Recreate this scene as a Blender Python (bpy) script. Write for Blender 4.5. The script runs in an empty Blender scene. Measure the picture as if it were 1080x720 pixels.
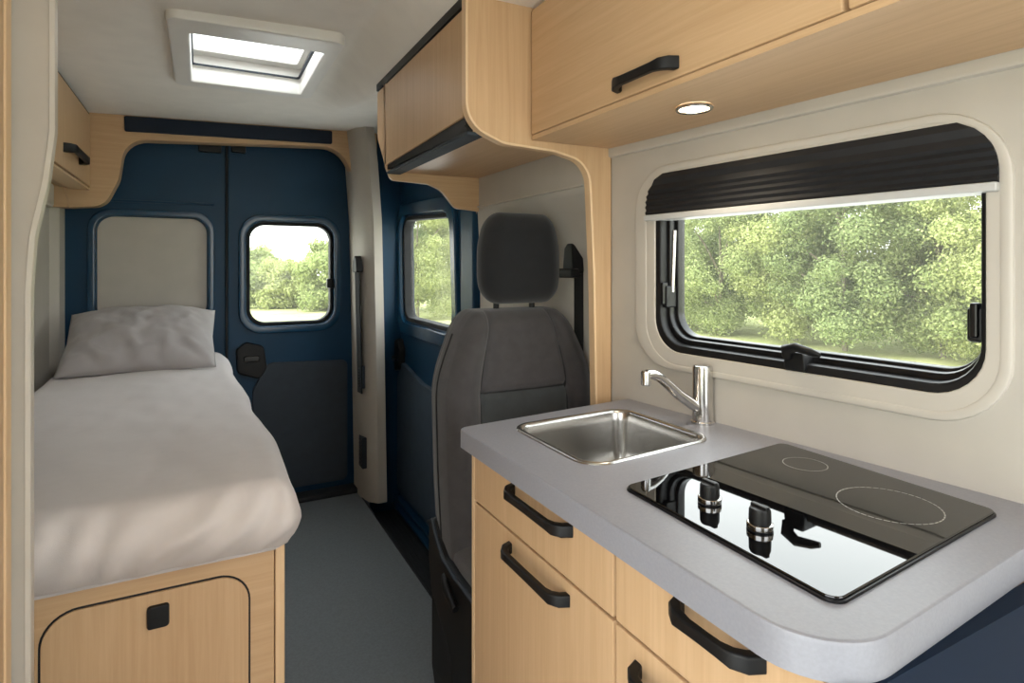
import bpy, bmesh, math, random
import numpy as np
from mathutils import Vector, noise

random.seed(7)
C = bpy.context.scene.collection
R = math.radians
E0 = 1.22            # eye height

# ------------------------------------------------------------------ materials
def s2l(c):
    return tuple(((v/255)/12.92 if v/255 <= 0.04045 else ((v/255+0.055)/1.055)**2.4) for v in c)

def newmat(name):
    m = bpy.data.materials.new(name); m.use_nodes = True
    nt = m.node_tree
    b = nt.nodes['Principled BSDF']
    return m, nt, b

def plain(name, rgb, rough=0.5, metal=0.0, spec=0.5, var=0.06, scale=12, bump=0.0, bscale=300, ior=None, coat=0):
    m, nt, b = newmat(name)
    col = s2l(rgb)
    tc = nt.nodes.new('ShaderNodeTexCoord')
    n = nt.nodes.new('ShaderNodeTexNoise'); n.inputs['Scale'].default_value = scale; n.inputs['Detail'].default_value = 4
    nt.links.new(tc.outputs['Object'], n.inputs['Vector'])
    r = nt.nodes.new('ShaderNodeValToRGB')
    r.color_ramp.elements[0].position = 0.3; r.color_ramp.elements[1].position = 0.7
    r.color_ramp.elements[0].color = tuple(c*(1-var) for c in col)+(1,)
    r.color_ramp.elements[1].color = tuple(min(1, c*(1+var)) for c in col)+(1,)
    nt.links.new(n.outputs['Fac'], r.inputs['Fac'])
    nt.links.new(r.outputs['Color'], b.inputs['Base Color'])
    b.inputs['Roughness'].default_value = rough
    b.inputs['Metallic'].default_value = metal
    b.inputs['Specular IOR Level'].default_value = spec
    if ior: b.inputs['IOR'].default_value = ior
    if coat:
        b.inputs['Coat Weight'].default_value = coat; b.inputs['Coat Roughness'].default_value = 0.03
    if bump:
        n2 = nt.nodes.new('ShaderNodeTexNoise'); n2.inputs['Scale'].default_value = bscale; n2.inputs['Detail'].default_value = 3
        nt.links.new(tc.outputs['Object'], n2.inputs['Vector'])
        bp = nt.nodes.new('ShaderNodeBump'); bp.inputs['Strength'].default_value = bump; bp.inputs['Distance'].default_value = 0.002
        nt.links.new(n2.outputs['Fac'], bp.inputs['Height'])
        nt.links.new(bp.outputs['Normal'], b.inputs['Normal'])
    return m

def wood(name, rgb, axis='z', var=0.085, rough=0.42):
    m, nt, b = newmat(name)
    col = s2l(rgb)
    tc = nt.nodes.new('ShaderNodeTexCoord')
    mp = nt.nodes.new('ShaderNodeMapping')
    sc = {'z': (60, 60, 2.2), 'y': (60, 2.2, 60), 'x': (2.2, 60, 60)}[axis]
    mp.inputs['Scale'].default_value = sc
    nt.links.new(tc.outputs['Object'], mp.inputs['Vector'])
    n = nt.nodes.new('ShaderNodeTexNoise'); n.inputs['Scale'].default_value = 1.6; n.inputs['Detail'].default_value = 7; n.inputs['Roughness'].default_value = 0.62
    n.inputs['Distortion'].default_value = 0.6
    nt.links.new(mp.outputs['Vector'], n.inputs['Vector'])
    n3 = nt.nodes.new('ShaderNodeTexNoise'); n3.inputs['Scale'].default_value = 3.0; n3.inputs['Detail'].default_value = 2
    nt.links.new(tc.outputs['Object'], n3.inputs['Vector'])
    mx = nt.nodes.new('ShaderNodeMath'); mx.operation = 'MULTIPLY_ADD'
    mx.inputs[1].default_value = 0.3
    nt.links.new(n3.outputs['Fac'], mx.inputs[0]); nt.links.new(n.outputs['Fac'], mx.inputs[2])
    r = nt.nodes.new('ShaderNodeValToRGB')
    r.color_ramp.elements[0].position = 0.42; r.color_ramp.elements[1].position = 0.86
    d = tuple(c*(1-var*1.15) for c in col); l = tuple(min(1, c*(1+var*0.7)) for c in col)
    r.color_ramp.elements[0].color = (d[0], d[1]*0.96, d[2]*0.9, 1)
    r.color_ramp.elements[1].color = l+(1,)
    nt.links.new(mx.outputs[0], r.inputs['Fac'])
    nt.links.new(r.outputs['Color'], b.inputs['Base Color'])
    b.inputs['Roughness'].default_value = rough
    b.inputs['Specular IOR Level'].default_value = 0.35
    return m

def fabric(name, rgb, var=0.05, weave=900, bump=0.25, sheen=0.25, rough=0.9):
    m = plain(name, rgb, rough=rough, spec=0.2, var=var, scale=40, bump=bump, bscale=weave)
    b = m.node_tree.nodes['Principled BSDF']
    b.inputs['Sheen Weight'].default_value = sheen
    return m

def glass(name, tint=(0.93, 0.97, 0.95), haze=0.0):
    m = bpy.data.materials.new(name); m.use_nodes = True
    nt = m.node_tree; nt.nodes.clear()
    out = nt.nodes.new('ShaderNodeOutputMaterial')
    tr = nt.nodes.new('ShaderNodeBsdfTransparent'); tr.inputs['Color'].default_value = tint+(1,)
    gl = nt.nodes.new('ShaderNodeBsdfGlossy'); gl.inputs['Roughness'].default_value = 0.01
    fr = nt.nodes.new('ShaderNodeFresnel')
    ge = nt.nodes.new('ShaderNodeNewGeometry'); mr = nt.nodes.new('ShaderNodeMapRange')   # same thin-pane reflectance from both faces
    mr.inputs['To Min'].default_value = 1.22; mr.inputs['To Max'].default_value = 1/1.22
    nt.links.new(ge.outputs['Backfacing'], mr.inputs['Value']); nt.links.new(mr.outputs[0], fr.inputs['IOR'])
    mx = nt.nodes.new('ShaderNodeMixShader')
    nt.links.new(fr.outputs[0], mx.inputs[0]); nt.links.new(tr.outputs[0], mx.inputs[1]); nt.links.new(gl.outputs[0], mx.inputs[2])
    if haze:                                # slightly milky acrylic pane
        df = nt.nodes.new('ShaderNodeBsdfTranslucent'); df.inputs['Color'].default_value = (.93, .92, .84, 1)
        m2 = nt.nodes.new('ShaderNodeMixShader'); m2.inputs[0].default_value = haze
        nt.links.new(mx.outputs[0], m2.inputs[1]); nt.links.new(df.outputs[0], m2.inputs[2]); nt.links.new(m2.outputs[0], out.inputs[0])
    else:
        nt.links.new(mx.outputs[0], out.inputs[0])
    return m

def emit(name, rgb, strength):
    m = bpy.data.materials.new(name); m.use_nodes = True
    nt = m.node_tree; nt.nodes.clear()
    out = nt.nodes.new('ShaderNodeOutputMaterial'); e = nt.nodes.new('ShaderNodeEmission')
    e.inputs['Color'].default_value = s2l(rgb)+(1,); e.inputs['Strength'].default_value = strength
    nt.links.new(e.outputs[0], out.inputs[0])
    return m

WOOD = (197, 165, 128)
M = {}
M['wood_z'] = wood('light_oak_upright', WOOD, 'z')
M['wood_y'] = wood('light_oak_along', WOOD, 'y')
M['wood_x'] = wood('light_oak_across', WOOD, 'x')
M['wood_edge'] = wood('pale_edge_band', (220, 190, 152), 'z', 0.05)
M['ceiling'] = plain('ceiling_lining', (234, 229, 220), 0.85, var=0.03, bump=0.12, bscale=500)
M['beige'] = plain('beige_wall_plastic', (181, 175, 165), 0.6, var=0.03, bump=0.06, bscale=700)
M['cream'] = plain('pale_trim_plastic', (188, 182, 172), 0.38, var=0.02)
M['white'] = plain('white_plastic', (228, 225, 218), 0.35, var=0.02)
M['navy'] = plain('navy_door_skin', (15, 54, 80), 0.42, var=0.06, spec=0.25, scale=5)
M['navy_rim'] = plain('navy_moulded_rim', (18, 60, 88), 0.24, var=0.04, spec=0.6, scale=5)  # lighter and shinier than the skin; edge highlights partly put into the colour
M['navy_dark'] = plain('navy_felt', (11, 27, 46), 0.8, var=0.1, scale=60)
M['navy_panel'] = plain('navy_end_panel', (5, 24, 44), 0.6, spec=0.15, var=0.05)
M['slate'] = plain('slate_door_card', (45, 53, 62), 0.7, var=0.08, scale=20, bump=0.2, bscale=500)
M['slate2'] = plain('slate_blue_door_card', (58, 73, 88), 0.7, var=0.08, scale=20, bump=0.2, bscale=500)
M['black'] = plain('black_plastic', (17, 17, 18), 0.45, var=0.1, spec=0.3)
M['black_matte'] = plain('black_rubber', (15, 16, 18), 0.75, var=0.1)
M['black_gloss'] = plain('black_gloss', (12, 12, 14), 0.3, var=0.05, spec=0.35)
M['steel'] = plain('brushed_steel', (186, 184, 180), 0.26, metal=1.0, var=0.05, scale=30)
M['chrome'] = plain('chrome', (205, 203, 200), 0.15, metal=1.0, var=0.02)
M['counter'] = plain('grey_worktop', (137, 138, 145), 0.42, var=0.05, scale=260, bump=0.05, bscale=400)
M['floor'] = plain('grey_vinyl_floor', (104, 109, 112), 0.55, var=0.12, scale=140, bump=0.08, bscale=300)
M['step'] = plain('black_step_rubber', (26, 28, 31), 0.7, var=0.15, scale=60)
M['hob'] = plain('ceramic_hob_glass', (5, 5, 6), 0.02, var=0.0, spec=0.5, ior=1.65)
M['hobmark'] = plain('hob_zone_print', (150, 146, 138), 0.4, var=0.02)
M['sheet'] = fabric('linen_sheet', (204, 197, 194), 0.016)
M['pillow'] = fabric('linen_pillowcase', (168, 163, 161), 0.016)
M['seat'] = fabric('charcoal_seat_cloth', (68, 66, 67), 0.1, 700)
M['seat2'] = fabric('dark_seat_cloth', (32, 33, 35), 0.08, 700)
M['seat3'] = fabric('seat_centre_cloth', (60, 63, 64), 0.08, 700)
M['rail'] = plain('silver_rail', (188, 188, 186), 0.35, var=0.02)
M['blind'] = plain('blackout_blind', (26, 27, 30), 0.6, var=0.15, scale=30)
M['belt'] = fabric('seat_belt_webbing', (13, 13, 14), 0.1, 900, sheen=0.1)
M['acrylic_pane'] = glass('acrylic_window_pane', (.95, .96, .94), .016)
M['lamp'] = emit('downlight_lens', (255, 232, 196), 14)
M['bark'] = plain('bark', (128, 120, 100), 0.9, var=0.2, scale=8)

def acrylic():
    m = bpy.data.materials.new('frosted_skylight_acrylic'); m.use_nodes = True
    nt = m.node_tree; nt.nodes.clear()
    out = nt.nodes.new('ShaderNodeOutputMaterial')
    t = nt.nodes.new('ShaderNodeBsdfTranslucent'); t.inputs['Color'].default_value = (0.95, 0.96, 0.97, 1)
    tr = nt.nodes.new('ShaderNodeBsdfTransparent'); tr.inputs['Color'].default_value = (0.95, 0.97, 0.98, 1)
    mx = nt.nodes.new('ShaderNodeMixShader'); mx.inputs[0].default_value = 0.55
    nt.links.new(t.outputs[0], mx.inputs[1]); nt.links.new(tr.outputs[0], mx.inputs[2]); nt.links.new(mx.outputs[0], out.inputs[0])
    return m
M['acrylic'] = acrylic()

def leafmat(name, dark, light):
    m = bpy.data.materials.new(name); m.use_nodes = True
    nt = m.node_tree; nt.nodes.clear()
    out = nt.nodes.new('ShaderNodeOutputMaterial')
    g = nt.nodes.new('ShaderNodeNewGeometry')
    r = nt.nodes.new('ShaderNodeValToRGB')
    r.color_ramp.elements[0].color = s2l(dark)+(1,); r.color_ramp.elements[1].color = s2l(light)+(1,)
    nt.links.new(g.outputs['Random Per Island'], r.inputs['Fac'])
    d = nt.nodes.new('ShaderNodeBsdfDiffuse'); t = nt.nodes.new('ShaderNodeBsdfTranslucent')
    nt.links.new(r.outputs['Color'], d.inputs['Color']); nt.links.new(r.outputs['Color'], t.inputs['Color'])
    mx = nt.nodes.new('ShaderNodeMixShader'); mx.inputs[0].default_value = 0.4
    nt.links.new(d.outputs[0], mx.inputs[1]); nt.links.new(t.outputs[0], mx.inputs[2]); nt.links.new(mx.outputs[0], out.inputs[0])
    return m
LEAF = [leafmat('leaf_yellow_green', (150, 160, 100), (192, 196, 138)),  # leaf tones paled so the colour carries the haze outside
        leafmat('leaf_mid_green', (138, 152, 98), (180, 187, 130)),
        leafmat('leaf_deep_green', (126, 142, 94), (168, 177, 124))]

def grassmat():
    m, nt, b = newmat('meadow_grass')
    tc = nt.nodes.new('ShaderNodeTexCoord')
    n = nt.nodes.new('ShaderNodeTexNoise'); n.inputs['Scale'].default_value = 0.6; n.inputs['Detail'].default_value = 8; n.inputs['Roughness'].default_value = 0.75
    nt.links.new(tc.outputs['Object'], n.inputs['Vector'])
    r = nt.nodes.new('ShaderNodeValToRGB')
    r.color_ramp.elements[0].position = 0.35; r.color_ramp.elements[1].position = 0.7
    r.color_ramp.elements[0].color = s2l((160, 170, 104))+(1,); r.color_ramp.elements[1].color = s2l((206, 204, 150))+(1,)
    nt.links.new(n.outputs['Fac'], r.inputs['Fac']); nt.links.new(r.outputs['Color'], b.inputs['Base Color'])
    b.inputs['Roughness'].default_value = 0.95; b.inputs['Specular IOR Level'].default_value = 0.1
    return m
M['grass'] = grassmat()
M['bounce_patch'] = plain('pale_bounce_ground', (216, 213, 208), 0.95, var=0.15, scale=3)  # pale tone for the added patch that bounces light

# ------------------------------------------------------------------ mesh helpers
class MB:
    def __init__(self): self.v = []; self.f = []
    def loft(self, loops, closed=True, cap0=False, cap1=False, ring=False):
        b = len(self.v); n = len(loops[0])
        for l in loops: self.v += [tuple(p) for p in l]
        k = len(loops)
        for i in range(k if ring else k-1):
            a0 = b+i*n; a1 = b+((i+1) % k)*n
            for j in range(n if closed else n-1):
                j2 = (j+1) % n
                self.f.append((a0+j, a0+j2, a1+j2, a1+j))
        if cap0: self.f.append(tuple(b+j for j in range(n))[::-1])
        if cap1: self.f.append(tuple(b+(k-1)*n+j for j in range(n)))
        return self
    def box(self, x0, x1, y0, y1, z0, z1, bev=0.0, seg=2):
        bm = bmesh.new()
        bmesh.ops.create_cube(bm, size=1)
        for v in bm.verts:
            v.co = Vector((x0+(v.co.x+.5)*(x1-x0), y0+(v.co.y+.5)*(y1-y0), z0+(v.co.z+.5)*(z1-z0)))
        if bev > 0:
            bmesh.ops.bevel(bm, geom=bm.edges[:], offset=min(bev, .49*min(x1-x0, y1-y0, z1-z0)), segments=seg, profile=0.5, affect='EDGES')
        self.addbm(bm)
        return self
    def addbm(self, bm):
        b = len(self.v); bm.verts.index_update()
        self.v += [tuple(v.co) for v in bm.verts]
        self.f += [tuple(b+v.index for v in f.verts) for f in bm.faces]
        bm.free()
    def poly(self, pts):
        b = len(self.v); self.v += [tuple(p) for p in pts]; self.f.append(tuple(range(b, b+len(pts))))
        return self
    def prism(self, poly, mp, d0, d1, ch=0.0):
        if ch:
            q = inset(poly, ch)
            L = [[mp(*p, d0) for p in poly], [mp(*p, d1-math.copysign(ch, d1-d0)) for p in poly], [mp(*p, d1-math.copysign(ch*.3, d1-d0)) for p in inset(poly, ch*.3)], [mp(*p, d1) for p in q]]
        else:
            L = [[mp(*p, d0) for p in poly], [mp(*p, d1) for p in poly]]
        return self.loft(L, cap0=True, cap1=True)
    def ring(self, outer, inner, mp, d0, d1, ch=0.0):
        L = [[mp(*p, d0) for p in outer], [mp(*p, d1-math.copysign(ch, d1-d0)) for p in outer]]
        if ch:
            L += [[mp(*p, d1-math.copysign(ch*.3, d1-d0)) for p in inset(outer, ch*.3)], [mp(*p, d1) for p in inset(outer, ch)], [mp(*p, d1) for p in inset(inner, -ch)], [mp(*p, d1-math.copysign(ch*.3, d1-d0)) for p in inset(inner, -ch*.3)]]
            L += [[mp(*p, d1-math.copysign(ch, d1-d0)) for p in inner]]
        else:
            L += [[mp(*p, d1) for p in inner]]
        L += [[mp(*p, d0) for p in inner]]
        return self.loft(L, ring=True)
    def tube(self, pts, r, n=12, cap=True, flat=None):
        pts = [Vector(p) for p in pts]; k = len(pts)
        rs = r if isinstance(r, (list, tuple)) else [r]*k
        up = None; loops = []
        for i, p in enumerate(pts):
            t = (pts[min(i+1, k-1)]-pts[max(i-1, 0)]).normalized()
            if up is None:
                up = Vector((0, 0, 1)) if abs(t.z) < .9 else Vector((1, 0, 0))
            s = t.cross(up).normalized(); u2 = s.cross(t).normalized(); up = u2
            loops.append([p+s*rs[i]*math.cos(a)+u2*rs[i]*(flat or 1)*math.sin(a) for a in [2*math.pi*j/n for j in range(n)]])
        return self.loft(loops, cap0=cap, cap1=cap)
    def lathe(self, prof, cx, cy, n=32, cap0=True, cap1=True):
        return self.loft([[(cx+r*math.cos(2*math.pi*j/n), cy+r*math.sin(2*math.pi*j/n), z) for j in range(n)] for r, z in prof], cap0=cap0, cap1=cap1)
    def sweep(self, path, normals, secs):
        """path points, normals (in-plane), section half sizes (across normal, across side) ; rounded rectangle section"""
        k = len(path); loops = []
        for i in range(k):
            p = Vector(path[i]); t = (Vector(path[min(i+1, k-1)])-Vector(path[max(i-1, 0)])).normalized()
            nn = Vector(normals[i]); nn = (nn-t*nn.dot(t)).normalized(); sd = t.cross(nn)
            a, b = secs[i]
            loops.append([p+nn*u+sd*v for u, v in rrect(0, 0, 2*a, 2*b, min(a, b)*.45, 3)])
        return self.loft(loops, cap0=True, cap1=True)

def inset(poly, d):
    n = len(poly); out = []
    area = sum(poly[i][0]*poly[(i+1) % n][1]-poly[(i+1) % n][0]*poly[i][1] for i in range(n))
    sg = 1 if area > 0 else -1
    for i in range(n):
        p0, p1, p2 = poly[i-1], poly[i], poly[(i+1) % n]
        e1 = Vector((p1[0]-p0[0], p1[1]-p0[1])); e2 = Vector((p2[0]-p1[0], p2[1]-p1[1]))
        if e1.length < 1e-9: e1 = e2
        if e2.length < 1e-9: e2 = e1
        e1.normalize(); e2.normalize()
        n1 = Vector((-e1.y, e1.x))*sg; n2 = Vector((-e2.y, e2.x))*sg
        m = n1+n2
        if m.length < 1e-6: m = n1
        m.normalize(); c = max(.4, m.dot(n1))
        out.append((p1[0]+m.x*d/c, p1[1]+m.y*d/c))
    return out

def rpoly(pts, rad, n=7):
    """polygon with rounded corners; rad one number or a list"""
    k = len(pts); out = []
    rad = rad if isinstance(rad, (list, tuple)) else [rad]*k
    for i in range(k):
        p0, p1, p2 = Vector(pts[i-1]), Vector(pts[i]), Vector(pts[(i+1) % k])
        a = (p0-p1); b = (p2-p1); la, lb = a.length, b.length; a.normalize(); b.normalize()
        ang = a.angle(b); r = rad[i]
        d = min(r/math.tan(ang/2), la*.499, lb*.499) if r > 0 else 0
        q0 = p1+a*d; q1 = p1+b*d
        for j in range(n+1):
            t = j/n
            # conic arc
            w = math.sin(ang/2)
            A = (1-t)**2; B = 2*t*(1-t)*w; Cc = t*t
            p = (q0*A+p1*B+q1*Cc)/(A+B+Cc)
            out.append((p.x, p.y))
    return out

def rrect(cx, cy, w, h, r, n=7):
    x0, x1, y0, y1 = cx-w/2, cx+w/2, cy-h/2, cy+h/2
    return rpoly([(x0, y0), (x1, y0), (x1, y1), (x0, y1)], r, n)
def rr(x0, x1, y0, y1, r, n=7): return rpoly([(x0, y0), (x1, y0), (x1, y1), (x0, y1)], r, n)

def mY(y0): return lambda u, v, d: (u, y0+d, v)      # panel across the van (u = x, v = z)
def mX(x0): return lambda u, v, d: (x0+d, u, v)      # panel along the van (u = y, v = z)
def mZ(z0): return lambda u, v, d: (u, v, z0+d)      # level panel
KO = Vector((.908, 1.12, 0)); KU = Vector((.0914, -.9958, 0)); KN = Vector((-.9958, -.0914, 0))
def mK(u, v, d):                                      # kitchen wall: u along it, v = z, d towards the room
    p = KO+KU*u+KN*d
    return (p.x, p.y, v)

def soft(cx, cy, cz, sx, sy, sz, r, res, fn=None):
    """a rounded box of small quads, optionally pushed about by fn(local point, normal)"""
    bm = bmesh.new()
    nx, ny, nz = [max(2, int(s/res)) for s in (sx, sy, sz)]
    key = {}
    def vert(i, j, k):
        q = (i, j, k)
        if q not in key:
            p = Vector(((i/nx-.5)*sx, (j/ny-.5)*sy, (k/nz-.5)*sz))
            inn = Vector([max(-s/2+r, min(s/2-r, c)) for c, s in zip(p, (sx, sy, sz))])
            d = p-inn
            nrm = d.normalized() if d.length > 1e-9 else Vector((0, 0, 1))
            # spread the corner points round the arc
            m = max(abs(d.x), abs(d.y), abs(d.z))
            q2 = Vector([math.tan(c/r*math.pi/4)*r if r > 0 else c for c in d])
            nrm = q2.normalized() if q2.length > 1e-9 else nrm
            p = inn+nrm*r
            if fn: p = fn(p, nrm)
            key[q] = bm.verts.new((cx+p.x, cy+p.y, cz+p.z))
        return key[q]
    for i in range(nx):
        for j in range(ny):
            bm.faces.new([vert(i, j, 0), vert(i, j+1, 0), vert(i+1, j+1, 0), vert(i+1, j, 0)])
            bm.faces.new([vert(i, j, nz), vert(i+1, j, nz), vert(i+1, j+1, nz), vert(i, j+1, nz)])
    for i in range(nx):
        for k in range(nz):
            bm.faces.new([vert(i, 0, k), vert(i+1, 0, k), vert(i+1, 0, k+1), vert(i, 0, k+1)])
            bm.faces.new([vert(i, ny, k), vert(i, ny, k+1), vert(i+1, ny, k+1), vert(i+1, ny, k)])
    for j in range(ny):
        for k in range(nz):
            bm.faces.new([vert(0, j, k), vert(0, j, k+1), vert(0, j+1, k+1), vert(0, j+1, k)])
            bm.faces.new([vert(nx, j, k), vert(nx, j+1, k), vert(nx, j+1, k+1), vert(nx, j, k+1)])
    m = MB(); m.addbm(bm)
    return m

WL = {}
def tag(o, label=None, cat=None, group=None, kind=None):
    if label: o['label'] = label
    if cat: o['category'] = cat
    if group: o['group'] = group
    if kind: o['kind'] = kind
    return o
def thing(name, label, cat, loc, group=None, kind=None):
    o = bpy.data.objects.new(name, None); C.objects.link(o); o.location = loc; o.empty_display_size = .05
    WL[o] = Vector(loc)
    return tag(o, label, cat, group, kind)
def part(name, mb, mat, parent=None, ang=38, label=None, mats=None):
    org = WL[parent] if parent is not None else None
    if org is None:
        xs = np.array(mb.v); org = Vector(((xs[:, 0].min()+xs[:, 0].max())/2, (xs[:, 1].min()+xs[:, 1].max())/2, xs[:, 2].min()))
    me = bpy.data.meshes.new(name)
    me.from_pydata([(v[0]-org.x, v[1]-org.y, v[2]-org.z) for v in mb.v], [], mb.f)
    bm = bmesh.new(); bm.from_mesh(me); bmesh.ops.remove_doubles(bm, verts=bm.verts, dist=1e-6)
    bmesh.ops.recalc_face_normals(bm, faces=bm.faces); bm.to_mesh(me); bm.free()
    me.materials.append(M[mat] if isinstance(mat, str) else mat)
    if ang:
        me.polygons.foreach_set('use_smooth', [True]*len(me.polygons))
        me.set_sharp_from_angle(angle=R(ang))
    o = bpy.data.objects.new(name, me); C.objects.link(o)
    if ang and ang < 90:
        wn = o.modifiers.new('weighted_normal', 'WEIGHTED_NORMAL'); wn.keep_sharp = True; wn.weight = 90
    if parent is not None:
        o.parent = parent
    else:
        o.location = org
    WL[o] = org
    if label: o['label'] = label
    return o
def solo(name, mb, mat, label, cat, group=None, kind=None, ang=38):
    return tag(part(name, mb, mat, None, ang), label, cat, group, kind)
def struct(name, mb, mat, label, cat, ang=38):
    return solo(name, mb, mat, label, cat, None, 'structure', ang)

def bar_handle(y0, y1, z, x, sgn, out=.03, w=.0075, h=.0085):
    """strap handle along the van on the face at x; sgn = direction it stands out"""
    L = y1-y0; ys = [0, .006, .018, .034]; xs = [-.002, out*.55, out*.93, out]
    path = [(x+sgn*b, y0+a, z) for a, b in zip(ys, xs)]+[(x+sgn*out, y0+L*.5, z)]+[(x+sgn*b, y1-a, z) for a, b in list(zip(ys, xs))[::-1]]
    nr = [(0, -1, 0), (0, -1, 0), (sgn*.7, -.7, 0), (sgn, 0, 0), (sgn, 0, 0), (sgn, 0, 0), (sgn*.7, .7, 0), (0, 1, 0), (0, 1, 0)]
    se = [(w*1.25, h*1.35), (w*1.25, h*1.35), (w*1.15, h*1.25), (w, h), (w*.9, h), (w, h), (w*1.15, h*1.25), (w*1.25, h*1.35), (w*1.25, h*1.35)]
    return MB().sweep(path, nr, se)

# ================================================================== SETTING
XL, XS = -.58, .97              # left wall, side-door wall
YB = -1.35                       # where the modelled van ends behind the camera
# floor
m = MB().box(XL-.03, .755, YB, 3.32, -.06, 0)
m.box(.755, 1.16, YB, 1.22, -.06, 0)
struct('floor', m, 'floor', 'grey vinyl floor of the van aisle', 'floor', 0)
m = MB().box(.755, XS+.02, 1.22, 3.3, -.16, -.11)
m.box(.748, .7545, 1.22, 3.2, -.11, .003, .001)
for k in range(9):
    m.box(.77+k*.021, .78+k*.021, 1.3, 3.1, -.11, -.107)
struct('floor_step', m, 'step', 'dark sunken step well beside the blue side door', 'step', 0)

# ceiling (slightly crowned, comes down over the right-hand cabinets), with the hatch opening cut out
def sm(a, b, x):
    t = max(0, min(1, (x-a)/(b-a))); return t*t*(3-2*t)
def ceil_z(x, y):
    z = 1.922+(.019*(x-.15)/.575-.016)*max(0, y)/3.12
    return z-.11*sm(.40, .54, x)*(1-sm(1.97, 2.9, y))
SX0, SX1, SY0, SY1 = -.035, .345, 1.90, 2.42     # hatch opening
xs = sorted(set([XL-.02, -.4, -.2, SX0, .15, SX1, .40, .42, .44, .46, .48, .50, .52,   .54, .6, .75, .9, 1.16]))
ys = sorted(set([YB, -.3, .2, .7, 1.1, 1.5, SY0, 2.0, 2.1, 2.2, 2.3, SY1, 2.5, 2.6, 2.7, 2.8, 2.9, 3.1, 3.34]))
m = MB(); idx = {}
for y in ys:
    for x in xs:
        idx[x, y] = len(m.v); m.v.append((x, y, ceil_z(x, y)))
for i in range(len(xs)-1):
    for j in range(len(ys)-1):
        if xs[i] >= SX0 and xs[i+1] <= SX1 and ys[j] >= SY0 and ys[j+1] <= SY1: continue
        m.f.append((idx[xs[i], ys[j]], idx[xs[i+1], ys[j]], idx[xs[i+1], ys[j+1]], idx[xs[i], ys[j+1]]))
m.box(XL-.05, SX0-.03, YB, 3.4, 2.03, 2.06); m.box(SX1+.03, 1.18, YB, 3.4, 2.03, 2.06)
m.box(SX0-.03, SX1+.03, YB, SY0-.03, 2.03, 2.06); m.box(SX0-.03, SX1+.03, SY1+.03, 3.4, 2.03, 2.06)
struct('ceiling', m, 'ceiling', 'pale lined ceiling of the van', 'ceiling', 60)

# left wall with upright ribs
prof = [(.36, 0), (2.42, 0), (2.50, .035), (2.62, .04), (2.70, .004), (2.82, 0), (2.88, .03), (3.0, .034), (3.05, .008), (3.12, 0), (3.16, .04), (3.34, .045)]
inner = [(XL+d, y) for y, d in prof]
m = MB()
m.loft([[(x, y, -.05) for x, y in inner], [(x, y, 1.60) for x, y in inner], [(XL, y, 1.66) for x, y in inner], [(XL, y, 2.04) for x, y in inner]], closed=False)
m.box(XL-.05, XL-.002, .36, 3.4, -.06, 2.04)
m.box(XL-.05, XL, YB, -.95, -.06, 2.04); m.box(XL-.05, XL, -.95, .36, 1.86, 2.04)   # unseen opening added behind the viewer, lets light onto the cabinet fronts
struct('wall_left', m, 'beige', 'beige ribbed side wall behind the bed', 'wall', 30)
# moulded ledge at the top of the ribs
solo('wall_trim', MB().box(XL-.001, XL+.055, 2.30, 2.98, 1.455, 1.552, .012), 'cream', 'pale moulded ledge on the left wall under the small overhead cupboard', 'trim', kind='structure')

struct('wall_front_blocker', MB().box(XL-.05, .15, YB-.06, YB, -.06, 2.06), 'beige', 'beige board added behind the viewer to block light from the open end', 'wall')  # added out of view to cut light on the partition and bed front

# kitchen wall with the window hole, a little tapered like the van body
UE = 2.5
hole = rr(.080, .715, 1.018, 1.425, .075, 8)
outer = rr(-.07, UE, -.05, 2.04, .0005, 8)
m = MB().ring(outer, hole, mK, -.055, 0)
struct('wall_right', m, 'beige', 'beige wall behind the worktop and hob', 'wall', 25)
# slim raised cove under the overhead cupboard
cove = [(-.06, 1.487), (-.06, 1.53), (2.2, 1.53), (2.2, 1.487)]
struct('trim_1', MB().prism(cove, mK, -.002, .012, .006), 'cream', 'pale strip along the wall below the kitchen overhead cupboard', 'trim')

# wall beside the seat (upper part stands further in, then leans back to the van side)
secs = [(.842, 1.85), (.842, 1.85), (.85, 1.86), (.905, 1.97), (XS-.004, 2.09), (XS-.004, 2.09)]
zs = [1.84, 1.425, 1.40, 1.33, 1.24, -.11]
m = MB().loft([[(x, 1.18, z), (x, y1, z), (1.03, y1, z), (1.03, 1.18, z)] for (x, y1), z in zip(secs, zs)], cap0=True, cap1=True)
struct('wall_seat_side', m, 'beige', 'beige wall panel behind the seat headrest', 'wall', 50)
m = MB().box(.836, .8425, 1.21, 1.845, 1.418, 1.423)
struct('trim_2', m, 'cream', 'thin seam strip on the beige panel behind the headrest', 'trim')

# rear surround: wood portal, blue strip, pillar
pts_open = [(-.600, 0), (-.600, 1.473), (-.40, 1.478), (-.335, 1.60), (-.312, 1.79), (.60, 1.832), (.705, 1.70), (.745, 1.30), (.752, 0)]
rads = [0, .02, .05, .12, .06, .12, .1, .3, 0]
op = rpoly([(-.50, 1.470), (-.375, 1.482), (-.322, 1.60), (-.298, 1.783), (.630, 1.836), (.712, 1.70), (.745, 1.30), (.752, .0)], [.0, .07, .15, .10, .16, .3, .4, 0], 7)
outl = [(-.60, 1.470)]+op+[(.800, 0), (.835, 1.3), (.835, 1.96), (-.60, 1.96)]
m = MB().prism([p for p in outl], mY(3.20), 0, -.075, .004)
struct('trim_3', m, 'wood_x', 'wooden surround arching over the blue rear doors', 'trim')
strip = rpoly([(-.300, 1.818), (.60, 1.848), (.60, 1.915), (-.302, 1.887)], .008, 3)
solo('header_strip', MB().prism(strip, mY(3.126), 0, -.012, .004), 'navy_dark', 'narrow dark blue strip on the wooden surround over the rear doors', 'strip')
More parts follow.
